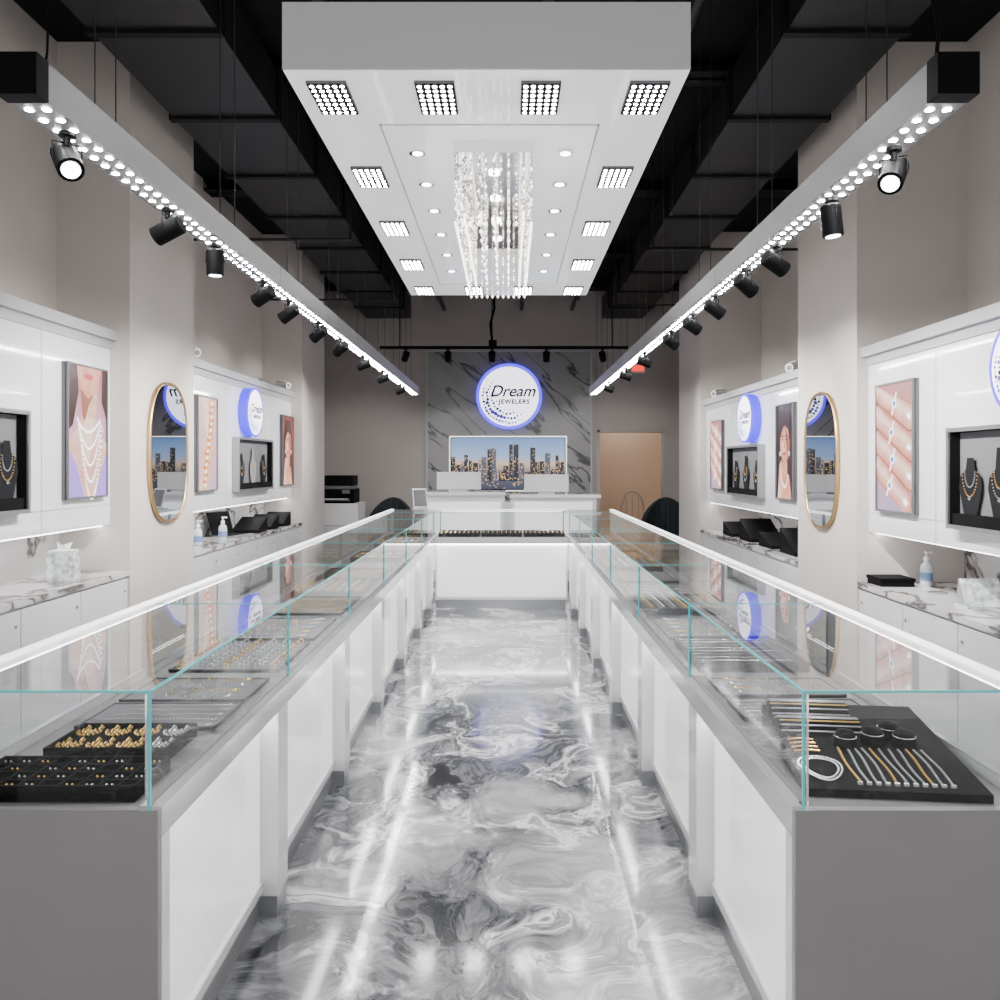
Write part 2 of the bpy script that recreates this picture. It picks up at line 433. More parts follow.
def spot(x, y, ztop, aim, energy=45, size=1.0):
    d = Vector(aim).normalized()
    c = Vector((x, y, ztop-.075*size))
    b = MB()
    b.cyl((x, y, ztop-.0005), (x, y, ztop-.035*size), .010, M_black, seg=8)
    b.cyl((x, y, ztop-.001), (x, y, ztop-.010), .022, M_black, seg=12)
    side = d.cross(Vector((0, 0, 1)))
    if side.length < .01: side = Vector((1, 0, 0))
    side.normalize(); r = .033*size
    p = c; top = Vector((x, y, ztop-.028*size))
    b.tube([top, top+side*(r+.002), p+side*(r+.002)], .0025, M_black)
    b.tube([top, top-side*(r+.002), p-side*(r+.002)], .0025, M_black)
    a0 = c-d*.048*size; a1 = c+d*.048*size
    b.cyl(a0, a1, r, M_black, seg=20)
    b.cyl(a0-d*.006, a0, r*.85, M_black, r, seg=20)
    b.cyl(a1, a1+d*.002, r*.70, M_leds, seg=18)
    ob = b.build("track_spotlight")
    ld = bpy.data.lights.new("spot_lamp", 'SPOT'); ld.energy = energy; ld.spot_size = math.radians(80)
    ld.spot_blend = .8; ld.shadow_soft_size = .02; ld.color = (1, .97, .93)
    lo = bpy.data.objects.new("spot_lamp", ld); COL.objects.link(lo)
    lo.rotation_mode = 'QUATERNION'; lo.rotation_quaternion = d.to_track_quat('-Z', 'Y')
    lo.location = a1+d*.03
    lo.parent = ob; lo.matrix_parent_inverse = Matrix.Translation(ob.location).inverted()
    return ob
WE = 110
aimsL = [(.45, -.5, -.6), (-.75, .1, -.35), (0, .05, -1), (-.7, .3, -.35), (-.7, .2, -.45), (-.6, .3, -.4), (-.6, .4, -.4)]
for y, a in zip((2.10, 2.72, 3.16, 3.78, 4.22, 4.88, 5.52), aimsL): spot(-1.157, y, 2.312, a, WE)
for y in (6.4, 7.4, 8.6): spot(-1.157, y, 2.312, (-.8, .1, -.3), WE)
aimsR = [(-.4, -.5, -.6), (.1, .0, -1), (.75, .3, -.4), (.6, .3, -.4), (.7, .2, -.45), (.7, .3, -.4), (.6, .4, -.4)]
for y, a in zip((2.2, 2.62, 3.17, 3.56, 4.1, 4.6, 5.2), aimsR): spot(1.06, y, 2.312, a, WE)
for y in (6.2, 7.2, 8.4): spot(1.06, y, 2.312, (.8, .1, -.3), WE)

b = MB(); b.box(-1.6, 1.5, 9.98, 10.02, 2.89, 2.925, M_black)
for x in (-1.35, -.2, 1.3): b.cyl((x, 10, 2.92), (x, 10, ZC), .007, M_black, seg=6)
b.box(-.24, -.14, 9.97, 10.03, 2.92, 3.0, M_black)
b.tube([(-.2, 10, 3.0), (-.22, 9.99, 3.2), (-.17, 10, 3.4), (-.2, 10, ZC)], .016, M_black)
b.build("lighting_track")
for x, a in ((-1.28, (-.3, .6, -.6)), (-.75, (0, .6, -.7)), (-.2, (0, .5, -.8)), (.48, (0, .6, -.7)), (1.18, (.2, .7, -.6))):
    spot(x, 10, 2.889, a, 50, size=1.25)

# ------------------------------------------------------------------ counters
def counter(M, L, pil, endpanel=True, glass_joints=(), D=.5):
    b = MB(M)
    o = -.016
    e0 = .02 if endpanel else 0
    b.box(e0, L, .07+o, D, .09, .70, M_whitem)
    b.box(e0+.001, L-.02, .06+o, D-.03, 0, .09, M_steel)
    b.box(e0, L, o, D, .70, .718, M_band)
    b.box(e0, L, .012, D-.012, .718, .72, M_deck)
    b.box(e0, L, o, .07+o, .655, .70, M_band)
    b.box(e0, L, .03+o, .07+o, .645, .655, M_leds)
    if endpanel:
        b.box(0, .02, o, D, 0.0, .72, M_end)
        b.box(.0201, .06, o, .07+o, 0.09, .655, M_white)
    stops = [.06 if endpanel else 0.0] + [p for c in pil for p in (c-.055, c+.055)] + [L]
    for i in range(0, len(stops), 2):
        a0, a1 = stops[i], stops[i+1]
        if a1-a0 > .1:
            b.box(a0+.02, a1-.02, .052+o, .07+o, .12, .635, M_glow)
            b.box(a0, a1, .045+o, .07+o, .09, .12, M_white)
    for c in pil:
        b.box(c-.055, c+.055, o, .07+o, .07, .655, M_white)
        b.box(c-.053, c+.053, .004+o, .07+o, 0, .07, M_steel)
    b.box(0.0, L, D-.036, D, .952, .971, M_rail)
    b.box(0.03, L-.03, D-.034, D-.026, .947, .952, M_leds)
    b.box(0.0, L, D-.02, D-.003, .72, .75, M_white)
    for c in [0.012]+list(glass_joints)+[L-.012]:
        b.box(c-.006, c+.006, D-.03, D-.002, .72, .952, M_steel)
    ob = b.build("jewelry_display_counter")
    g = MB(M); e = MB(M)
    zt = .968
    def pane(p): g.poly(p, M_glass)
    pane([(0, 0, zt), (L, 0, zt), (L, D-.036, zt), (0, D-.036, zt)])
    pane([(0, .004, .72), (L, .004, .72), (L, .004, zt), (0, .004, zt)])
    ends = [0.004] if endpanel else []
    for c in ends+list(glass_joints):
        pane([(c, .004, .72), (c, D-.04, .72), (c, D-.04, zt), (c, .004, zt)])
    pane([(0, D-.03, .75), (L, D-.03, .75), (L, D-.03, .95), (0, D-.03, .95)])
    g.build("glass_panes", ob)
    t = .0024
    e.box(0, L, 0-t, t, zt-t, zt+t, M_edge)
    if endpanel:
        e.box(0-t, t, 0, D-.036, zt-t, zt+t, M_edge)
        e.box(0-t*.8, t*1.4, -t*.6, t*1.6, .72, zt, M_edge)
        e.box(.012, .016, .012, .016, .72, zt-.01, M_chrome)
        e.box(-.001, .022, -.003, .022, .72, .730, M_chrome)
    for c in glass_joints:
        e.box(c-t*.6, c+t*.6, 0, D-.045, zt-t*.6, zt+t*.6, M_edge)
        e.box(c-t*.7, c+t*.7, -t*.5, t*1.6, .72, zt, M_edge)
    e.build("glass_edges", ob)
    return ob

ML = frame((XIL, YF, 0), (0, 1, 0), (-1, 0, 0), (0, 0, 1))
MR = frame((XIR, YF, 0), (0, 1, 0), (1, 0, 0), (0, 0, 1))
J = [1.055*i for i in range(1, 7)]
pilL = [.93+1.04*i for i in range(0, 5)] + [6.02]
cL = counter(ML, 6.83, pilL, glass_joints=J)
cR = counter(MR, 6.83, pilL, glass_joints=J)
MBk = frame((XIL+.003+.014, YB, 0), (1, 0, 0), (0, 1, 0), (0, 0, 1))
cB = counter(MBk, XIR-XIL-.034, [], endpanel=False, glass_joints=[])

# ------------------------------------------------------------------ jewellery
def tray(M, a0, a1, b0, b1, kind, base=.7205, dark=None):
    b = MB(M); z = base; h = .022
    mt = {'studs': M_velvet, 'goldset': M_velvet, 'rings_dark': M_velvet}.get(kind, dark or M_lgrey)
    if mt is M_lgrey: h = .008
    b.box(a0, a1, b0, b1, z, z+h, mt)
    r = .007
    hr = .012 if mt is not M_lgrey else .004
    for (p, q, s_, t_) in ((a0, a1, b0, b0+r), (a0, a1, b1-r, b1), (a0, a0+r, b0, b1), (a1-r, a1, b0, b1)):
        b.box(p, q, s_, t_, z, z+h+hr, mt)
    z += h; A = a1-a0; B = b1-b0
    if kind == 'studs':
        na, nb = 4, 9
        for i in range(1, na): b.box(a0+A*i/na-.002, a0+A*i/na+.002, b0, b1, z, z+.009, M_dgrey)
        for j in range(1, nb): b.box(a0, a1, b0+B*j/nb-.002, b0+B*j/nb+.002, z, z+.009, M_dgrey)
        for i in range(na):
            for j in range(nb):
                if (i*7+j*3) % 4 == 0: continue
                ca, cb = a0+A*(i+.5)/na, b0+B*(j+.5)/nb
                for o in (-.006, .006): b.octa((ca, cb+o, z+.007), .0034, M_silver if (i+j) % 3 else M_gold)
    elif kind == 'goldset':
        for i in range(2):
            for j in range(4):
                ca, cb = a0+A*(i+.5)/2, b0+B*(j+.5)/4
                mt2 = M_silver if (i, j) in ((0, 0), (1, 0)) else M_gold
                # fan pendant + pair of earrings
                for k in range(9):
                    t = math.pi*k/8; b.octa((ca+.004-.030*math.sin(t), cb+.028*math.cos(t), z+.005), .0052, mt2)
                    if k % 2 == 0: b.octa((ca+.004-.016*math.sin(t), cb+.015*math.cos(t), z+.006), .0060, mt2)
                b.octa((ca+.004, cb, z+.006), .010, mt2, .006)
                for o in (-.017, .017):
                    b.octa((ca+.034, cb+o, z+.005), .0075, mt2); b.octa((ca+.022, cb+o, z+.005), .0045, mt2)
    elif kind == 'chains_gold' or kind == 'chains_silver':
        mt2 = M_gold if 'gold' in kind else M_silver
        n = max(5, int(A/.045))
        for i in range(n):
            ca = a0+A*(i+.5)/n; ph = random.uniform(0, 6); am = random.uniform(.002, .005)
            m_ = 34
            L_ = B-.06-random.uniform(0, .06)
            for k in range(m_):
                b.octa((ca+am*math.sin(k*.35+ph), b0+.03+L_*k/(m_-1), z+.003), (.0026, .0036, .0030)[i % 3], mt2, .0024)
            b.torus((ca, b0+.022, z+.003), .006, .0014, mt2, seg=8, rs=4)
    elif kind == 'necklaces':
        n = max(4, int(A/.08))
        for i in range(n):
            ca = a0+A*(i+.5)/n; w = A/n*.38; mt2 = M_gold if i % 2 else M_silver
            for k in range(40):
                t = math.pi*k/39
                b.octa((ca+w*math.cos(t), b1-.06-(B-.12)*max(0, math.sin(t))**.8, z+.004), .0028, mt2, .0024)
            b.octa((ca, b0+.055, z+.006), .009, mt2, .006)
            for k in range(4): b.octa((ca+random.uniform(-.012, .012), b1-.07-.06*k, z+.005), .005, mt2)
    elif kind in ('rings', 'rings_dark'):
        na, nb = max(3, int(A/.045)), max(3, int(B/.05))
        for i in range(na):
            for j in range(nb):
                ca, cb = a0+A*(i+.5)/na, b0+B*(j+.5)/nb
                mt2 = M_silver if (j % 3) else M_gold
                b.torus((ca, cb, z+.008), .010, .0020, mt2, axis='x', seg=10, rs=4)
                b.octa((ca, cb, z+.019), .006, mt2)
    b.build("jewelry_tray")

tray(ML, .04, .22, .05, .44, 'studs')
tray(ML, .27, .46, .08, .38, 'goldset')
tray(ML, .50, .72, .05, .43, 'chains_silver')
tray(ML, .75, 1.0, .05, .43, 'necklaces')
kindsL = ['rings', 'necklaces', 'chains_gold', 'rings_dark', 'chains_gold', 'necklaces', 'goldset', 'chains_gold', 'rings_dark', 'chains_gold']
kindsR = ['chains_silver', 'necklaces', 'rings_dark', 'chains_silver', 'necklaces', 'rings', 'chains_gold', 'rings_dark', 'necklaces', 'rings']
for m in range(1, 6):
    for k in range(2):
        a = 1.055*m+.05+k*.5
        tray(ML, a, a+.44, .05, .43, kindsL[(m-1)*2+k], dark=(M_velvet if (m+k) % 3 == 0 else None))
        tray(MR, a, a+.44, .05, .43, kindsR[(m-1)*2+k], dark=(M_velvet if (m+k) % 3 == 1 else None))
for k in range(3):
    tray(MBk, .03+k*.43, .03+k*.43+.41, .04, .42, 'rings_dark')

def big_display(M):
    b = MB(M @ Matrix.Translation((.27, .25, 0)) @ Matrix.Rotation(.10, 4, 'Z') @ Matrix.Translation((-.265, -.24, 0))); z0 = .7205
    a0, a1, b0, b1 = .045, .50, .045, .43
    zf, zb = .738, .79
    vs = [(a0, b0, z0), (a0, b1, z0), (a1, b1, z0), (a1, b0, z0), (a0, b0, zf), (a0, b1, zf), (a1, b1, zb), (a1, b0, zb)]
    b.add(vs, [(0, 1, 2, 3), (4, 7, 6, 5), (0, 4, 5, 1), (1, 5, 6, 2), (2, 6, 7, 3), (3, 7, 4, 0)], M_dgrey)
    def zz(a): return zf+(zb-zf)*(a-a0)/(a1-a0)
    for i in range(11):
        bb = .165+i*.0195
        N_ = 30
        for k in range(N_):
            a = .075+.16*k/(N_-1)
            b.octa((a, bb+.003*math.sin(a*30+i), zz(a)+.004), .0036, M_silver if i % 4 else M_gold, .003)
        b.box(.068, .074, bb-.005, bb+.005, zz(.07), zz(.07)+.006, M_silver)
    for (p, q) in ((.30, .385), (.40, .49)):
        n = 7
        b.cyl(((p+q)/2, .05, zz((p+q)/2)+.005), ((p+q)/2, .25, zz((p+q)/2)+.005), .022, M_velvet, seg=12)
        for i in range(n):
            a = p+(q-p)*(i+.5)/n
            zc_ = zz(a)+.004+max(0, .024*math.cos((i-3)/3*1.3))
            for k in range(34): b.octa((a, .055+.19*k/33, zc_), .0036, M_silver if i != 2 else M_gold, .003)
    for (a, bb) in ((.255, .19), (.275, .26), (.31, .31), (.265, .33)):
        b.lathe((a, bb, zz(a)), [(.028, 0), (.026, .022), (.020, .036), (.0, .04)], M_dgrey, 16)
        b.torus((a, bb, zz(a)+.024), .0255, .0010, M_silver)
    n = 60
    for ring, sc in ((0, 1), (1, .82)):
        for k in range(n):
            t = 2*math.pi*k/n
            a = .13+.055*sc*math.sin(t); bb = .10+.045*sc*math.cos(t)*(1+.3*math.sin(t))
            b.octa((a, bb, zz(a)+.005), .0030, M_silver)
    for i in range(4):
        a = .21+.02*i
        b.tube([(a, .06, zz(a)+.005), (a+.01, .09, zz(a)+.005), (a+.005, .12, zz(a)+.005)], .0025, M_gold, 5)
    b.build("necklace_display_stand")
big_display(MR)
tray(MR, .58, .76, .05, .43, 'chains_silver')
tray(MR, .80, 1.0, .05, .43, 'necklaces')

# ------------------------------------------------------------------ posters and signs
PS = 1.7
E = lambda n, c, s=1.0, v=0: pm(n, tuple(x*.1 for x in c), .3, emis=c, es=s*PS, evar=v, vscale=9)
skin = E("print_skin", (.78, .34, .22), 1, .35); skin2 = E("print_skin_light", (.92, .52, .42), 1, .25); skin3 = E("print_skin_shadow", (.36, .11, .07))
skin4 = E("print_skin_highlight", (.95, .66, .58), 1.1, .15)
pearl = E("print_pearl", (.95, .92, .95), 1.9); lilac = E("print_lilac", (.42, .26, .85))
pink = E("print_pink", (.90, .36, .35), 1, .25); lips = E("print_lips", (.65, .02, .04)); orange = E("print_orange", (.80, .15, .02))
darkp = E("print_dark", (.02, .012, .015), .6); gem = E("print_blue_gem", (.05, .28, .75)); hair = E("print_hair", (.045, .014, .008), .8)
goldp = E("print_gold", (.85, .42, .10))
bgA = grad_emit("print_bg_lilac", [(0, (.48, .36, .78)), (.5, (.78, .40, .55)), (1, (.62, .16, .18))], PS)
bgB = grad_emit("print_bg_rose", [(0, (.45, .36, .56)), (.4, (.72, .34, .36)), (1, (.62, .20, .20))], PS)
bgC = grad_emit("print_bg_cream", [(0, (.66, .45, .58)), (1, (.90, .70, .62))], PS)
bgD = grad_emit("print_bg_red", [(0, (.04, .006, .006)), (.6, (.50, .06, .025)), (1, (.15, .01, .01))], PS)

def poster(side, x, yc, zc, w, h, kind):
    b = MB(wallM(side, yc, zc, x))
    f = .012
    b.box(-w/2-f, w/2+f, -h/2-f, h/2+f, 0.0005, .025, M_greyp)
    for (u0, u1, v0, v1) in ((-w/2-f, w/2+f, h/2, h/2+f), (-w/2-f, w/2+f, -h/2-f, -h/2), (-w/2-f, -w/2, -h/2, h/2), (w/2, w/2+f, -h/2, h/2)):
        b.box(u0, u1, v0, v1, .02, .036, M_greyp)
    bg = {'necklace': bgA, 'rings': bgB, 'bracelet': bgC, 'model': bgD, 'dark': darkp, 'rose': bgB}[kind]
    b.poly2([(-w/2, -h/2), (w/2, -h/2), (w/2, h/2), (-w/2, h/2)], .026, bg)
    U = lambda u: (u-.5)*w
    V = lambda v: (v-.5)*h
    P = lambda pts, n, m: b.poly2([(U(u), V(v)) for u, v in pts], n, m)
    if kind == 'necklace':
        P([(0, .0), (1, .0), (1, .42), (.8, .5), (.72, .62), (.75, .8), (.3, .82), (.36, .62), (.22, .52), (0, .42)], .028, skin2)
        P([(.42, .60), (.66, .62), (.62, .40), (.52, .25), (.40, .42)], .0285, skin4)
        P([(.3, .82), (.36, .62), (.42, .58), (.52, .7), (.66, .8)], .029, skin3)
        P([(.2, 1), (.3, .84), (.5, .76), (.72, .82), (.85, 1)], .030, skin)
        b.ell2(U(.5), V(.93), w*.13, h*.022, .031, lips)
        P([(0, 1), (.22, 1), (.26, .8), (.12, .55), (0, .5)], .0305, hair)
        P([(.88, 1), (1, 1), (1, .6), (.86, .75)], .0305, hair)
        P([(0, 0), (.42, 0), (.2, .25), (0, .38)], .029, lilac); P([(.7, 0), (1, 0), (1, .33), (.85, .2)], .029, lilac)
        for s_ in range(5):
            n = 36; dr = .10+.11*s_
            for k in range(n):
                t = k/(n-1); u = .22+.58*t+.02*s_; v = .60-dr*math.sin(math.pi*t)**.8-.02*s_
                b.ell2(U(u), V(v), .0075, .0075, .0315, pearl, 8)
    elif kind in ('rings', 'rose'):
        for i, (u0, v0, u1, v1) in enumerate(((.0, .34, .80, .06), (-.1, .55, .95, .26), (-.1, .76, 1.0, .48), (.0, .97, .95, .72))):
            d = Vector(((u1-u0)*w, (v1-v0)*h)).normalized(); ang = math.atan2(d.y, d.x)
            for rr, mt, nn, off in ((h*.107, skin3, .0280, 0), (h*.098, skin, .0283, .004), (h*.080, pink, .0286, .010), (h*.058, skin2, .0289, .014), (h*.028, skin4, .0292, .018)):
                pts = []
                for k in range(9):
                    t = ang-math.pi/2+math.pi*k/8; pts.append((U(u1)+rr*math.cos(t)*.9, V(v1)+off+rr*math.sin(t)))
                for k in range(9):
                    t = ang+math.pi/2+math.pi*k/8; pts.append((U(u0)+rr*math.cos(t)*.9, V(v0)+off+rr*math.sin(t)))
                pts = [(max(-w/2, min(w/2, p)), max(-h/2, min(h/2, q))) for p, q in pts]
                b.poly2(pts, nn+.0016*i, mt)
            b.ell2(min(w*.42, U(u1)+.015), V(v1)+.01, .026, .016, .0346, pearl, 12, ang)
            mx_, my_ = (u0+u1)/2+.05*(i % 2), (v0+v1)/2; rr = h*.088
            for k in range(11):
                o = -rr+2*rr*k/10
                b.ell2(U(mx_)-d.y*o, V(my_)+d.x*o, .008, .008, .0348, pearl, 8)
            b.ell2(U(mx_), V(my_), .028, .028, .0350, pearl, 10); b.ell2(U(mx_), V(my_), .017, .017, .0353, gem, 8)
    elif kind == 'bracelet':
        P([(.0, .0), (.55, .0), (.9, .5), (.7, 1), (.1, 1), (.3, .5)], .028, skin2)
        P([(.15, .0), (.4, .0), (.7, .5), (.5, 1), (.25, 1), (.45, .5)], .0285, skin4)
        n = 13
        for k in range(n):
            t = k/(n-1); u = .55-.18*math.cos(t*3.1); v = .05+.9*t
            b.ell2(U(u), V(v), w*.17, h*.032, .030, orange if k % 2 else goldp, 10, .5)
            b.ell2(U(u), V(v), w*.07, h*.014, .031, pearl, 8, .5)
    elif kind in ('model', 'dark'):
        P([(.1, 0), (.1, .7), (.3, .95), (.75, .95), (.95, .65), (.95, 0)], .028, hair)
        P([(.15, 0), (.9, 0), (.8, .2), (.66, .28), (.66, .4), (.38, .4), (.38, .28), (.2, .2)], .029, skin)
        b.ell2(U(.52), V(.60), w*.27, h*.21, .030, skin)
        P([(.22, .60), (.25, .80), (.5, .86), (.8, .8), (.83, .6), (.7, .74), (.5, .78), (.36, .72)], .0305, hair)
        P([(.5, .80), (.83, .62), (.80, .45), (.66, .40), (.62, .55)], .0302, skin3)
        b.ell2(U(.42), V(.57), w*.09, h*.08, .0303, skin2)
        P([(.10, .0), (.30, .0), (.40, .30), (.34, .42), (.22, .36)], .0312, skin2)
        b.ell2(U(.50), V(.48), w*.10, h*.018, .031, lips)
        for u in (.41, .63): b.ell2(U(u), V(.63), w*.05, h*.010, .031, darkp)
        for u in (.41, .63): P([(u-.07, .66), (u+.07, .66), (u+.05, .675), (u-.05, .675)], .031, hair)
        P([(.5, .62), (.55, .54), (.49, .54)], .031, skin3)
        for k in range(12):
            t = k/11; b.ell2(U(.3+.44*t), V(.24-.12*math.sin(math.pi*t)), .009, .009, .032, goldp if kind == 'model' else pearl, 8)
        for u in (.26, .78): b.ell2(U(u), V(.48), .009, .02, .032, pearl, 8)
    b.build("framed_poster")

def sign(M, r, thick=.09):
    b = MB(M)
    b.cyl((0, 0, .0005), (0, 0, thick-.014), r*1.0, M_viol, seg=64)
    b.cyl((0, 0, thick-.014), (0, 0, thick), r*1.03, M_violr, seg=64)
    b.cyl((0, 0, thick), (0, 0, thick+.001), r*.93, M_sign, seg=64)
    z = thick+.0025
    random.seed(3)
    for ring, (rr, ds) in enumerate(((.82, .050), (.69, .068), (.54, .052), (.42, .030))):
        n = 26-ring*5
        for k in range(n):
            t = math.radians(135+k*(185/n))
            fade = math.sin(math.pi*(k+.5)/n)
            q = r*rr*(1+.03*random.uniform(-1, 1)); dd = r*ds*(.30+.70*fade)*random.uniform(.6, 1)
            b.ell2(q*math.cos(t), q*math.sin(t), dd, dd, z, random.choice((M_navy, M_blueprint, M_blueprint)), 10)
    ob = b.build("round_lit_sign")
    for txt, sz, ox, oy, sh in (("Dream", .50, .10, .00, .35), ("JEWELERS", .19, .16, -.23, 0)):
        cu = bpy.data.curves.new("sign_text", 'FONT'); cu.body = txt; cu.size = r*sz; cu.align_x = 'CENTER'
        cu.shear = sh; cu.extrude = .0005; cu.offset = r*.009; cu.materials.append(M_navy)
        if sh == 0: cu.space_character = 1.2
        t = bpy.data.objects.new("sign_text", cu); COL.objects.link(t)
        mw = M @ Matrix.Translation((r*ox, r*oy, z+.001))
        t.parent = ob; t.matrix_parent_inverse = Matrix.Translation(ob.location).inverted(); t.matrix_basis = mw

def niche(side, x, y0, y1, z0, z1):
    yc, zc, w, h = (y0+y1)/2, (z0+z1)/2, (y1-y0), (z1-z0)
    b = MB(wallM(side, yc, zc, x)); f = .020; d = .055
    for (u0, u1, v0, v1) in ((-w/2-f, w/2+f, h/2, h/2+f), (-w/2-f, w/2+f, -h/2-f, -h/2), (-w/2-f, -w/2, -h/2, h/2), (w/2, w/2+f, -h/2, h/2)):
        b.box(u0, u1, v0, v1, .0005, d+.01, M_steel)
    b.box(-w/2, w/2, -h/2, h/2, .0005, .006, M_lgrey)
    for (u0, u1, v0, v1) in ((-w/2, w/2, h/2-.003, h/2), (-w/2, w/2, -h/2, -h/2+.003), (-w/2, -w/2+.003, -h/2, h/2), (w/2-.003, w/2, -h/2, h/2)):
        b.box(u0, u1, v0, v1, .006, d, M_velvet)
    b.box(-w/2+.003, w/2-.003, -h/2+.003, -h*.38, .006, .045, M_velvet)
    for i in range(3):
        cu = -w/2+w*(i+.5)/3; q = min(w*.15, h*.22)
        top = h*(.32 if i == 1 else .22)
        mt = M_bustw if (i == 1 and side == 'L') else M_dgrey
        # shouldered bust: wide shoulders, curved neck
        pts = [(cu-q*.55, -h*.38), (cu+q*.55, -h*.38), (cu+q*.95, -h*.10), (cu+q*.85, h*.02), (cu+q*.38, h*.10), (cu+q*.28, top), (cu-q*.28, top), (cu-q*.38, h*.10), (cu-q*.85, h*.02), (cu-q*.95, -h*.10)]
        b.poly2(pts, .022, mt)
        for s_ in (0, 1):
            for k in range(21):
                t = math.pi*k/20
                b.octa((cu+q*(.42+.2*s_)*math.cos(t), h*.07-h*(.16+.10*s_)*math.sin(t), .025), .0045, M_gold if (i+s_) % 2 else M_silver)
        b.octa((cu, -h*.21, .027), .010, M_silver)
    b.build("wall_display_case")

def bay(side, y0, y1, xw, xp, xc, zb, zp0, zp1, seams):
    s = -1 if side == 'L' else 1
    g = .003
    b = MB()
    b.box(xw-s*g, xp, y0+g, y1-g, zp0, zp1-.0, M_panelw)
    b.box(xw-s*g, xp-s*.05, y0+g, y1-g, zp1, zp1+.06, M_trim)
    b.box(xp, xp-s*.012, y0+g, y1-g, zp1-.05, zp1, M_trim)
    b.box(xp+s*.05, xp+s*.08, y0+g, y1-g, zp0-.012, zp0, M_leds)
    for y in seams: b.box(xp-s*.0015, xp, y-.003, y+.003, zp0, zp1-.05, M_trim)
    b.box(xp-s*.0015, xp, y0+g, y1-g, zp0+.12, zp0+.125, M_trim)
    b.build("wall_panel_cabinet")
    b = MB(); b.keep = True
    b.box(xw, xw-s*.02, y0+g, y1-g, zb+.001, zp0-.002, M_marb)
    b.build("trim_backsplash")
    b = MB()
    b.box(xw-s*g, xc+s*.03, y0+g, y1-g, .08, zb-.03, M_whitem)
    b.box(xw-s*g, xc+s*.07, y0+g, y1-g, 0, .08, M_steel)
    b.box(xw-s*g, xc, y0+g, y1-g, zb-.03, zb, M_marb)
    n = max(2, int((y1-y0)/.5)); w = (y1-y0-2*g)/n
    for i in range(n):
        yy = y0+g+i*w
        b.box(xc+s*.012, xc+s*.03, yy+.004, yy+w-.004, .10, zb-.045, M_panelw)
        b.cyl((xc+s*.012, yy+w-.05, zb-.12), (xc+s*.004, yy+w-.05, zb-.12), .009, M_chrome, seg=10)
    b.build("storage_bench")

bay('L', .6, 4.93, XWL, XPL, XCL, .79, 1.075, 2.20, (1.2, 2.2, 3.3, 4.2))
bay('L', 5.93, 9.05, XWL, XPL, XCL, .79, 1.075, 2.20, (6.95, 8.3))
bay('R', .6, 4.93, XWR, XPR, XCR, .72, 1.03, 2.10, (1.2, 2.2, 3.0, 4.15))
bay('R', 5.93, 8.95, XWR, XPR, XCR, .72, 1.03, 2.10, (6.75, 8.0))

poster('L', XPL, 4.61, 1.63, .42, .74, 'necklace')
poster('L', XPL, 6.45, 1.61, .40, .74, 'bracelet')
poster('L', XPL, 8.80, 1.60, .42, .74, 'model')
poster('R', XPR, 4.54, 1.54, .42, .72, 'rings')
poster('R', XPR, 6.34, 1.545, .38, .74, 'dark')
poster('R', XPR, 8.42, 1.545, .42, .70, 'rose')
niche('L', XPL, 3.35, 3.98, 1.22, 1.69)
niche('L', XPL, 7.12, 8.12, 1.22, 1.67)
niche('R', XPR, 3.22, 3.92, 1.15, 1.60)
niche('R', XPR, 6.92, 7.88, 1.17, 1.60)
sign(wallM('L', 7.48, 1.93, XPL), .225)
sign(wallM('R', 7.22, 1.86, XPR), .215)
sign(wallM('R', 3.32, 1.86, XPR), .215)
sign(wallM('L', 3.2, 1.96, XPL), .215)

def mirror(side, x, yc, zc, w, h):
    b = MB(wallM(side, yc, zc, x)); n = 56
    def sup(t, ww, hh):
        c, s_ = math.cos(t), math.sin(t); p = .76
        return (ww*math.copysign(abs(c)**p, c), hh*math.copysign(abs(s_)**p, s_))
    o = [sup(2*math.pi*(k+.5)/n, w/2, h/2) for k in range(n)]
    b.poly2(o, .022, M_mirror)
    b.tube([(p, q, .018) for p, q in o], .012, M_brass, 8, True)
    vs = [(p, q, .0008) for p, q in o]+[(p, q, .02) for p, q in o]
    b.add(vs, [(i, (i+1) % n, n+(i+1) % n, n+i) for i in range(n)], M_brass, True)
    b.build("oval_wall_mirror")
mirror('L', XCL, 5.46, 1.525, .60, .93)
mirror('R', XCR, 5.46, 1.47, .56, .91)

# ------------------------------------------------------------------ back feature wall, TV, sign
b = MB(); b.box(-1.2, 1.23, YW-.06, YW-.001, 0, 3.13, M_feat)
for (x0, x1, z0, z1) in ((-1.23, -1.2, 0, 3.16), (1.23, 1.26, 0, 3.16), (-1.2, 1.23, 3.13, 3.16)):
    b.box(x0, x1, YW-.075, YW-.001, z0, z1, M_trim)
b.build("marble_feature_panel")
sign(frame((.015, YW-.061, 2.46), (1, 0, 0), (0, 0, 1), (0, -1, 0)), .475, .06)
tvsky = grad_emit("tv_sky", [(0, (.02, .03, .06)), (.3, (.08, .08, .14)), (.5, (.60, .42, .28)), (.62, (.28, .40, .62)), (1, (.10, .22, .50))], 1.6)
tvb = E("tv_building_dark", (.02, .025, .04), .6); tvg = E("tv_city_lights", (.9, .55, .2), 1.3); tvb2 = E("tv_building_mid", (.09, .10, .14), .7)
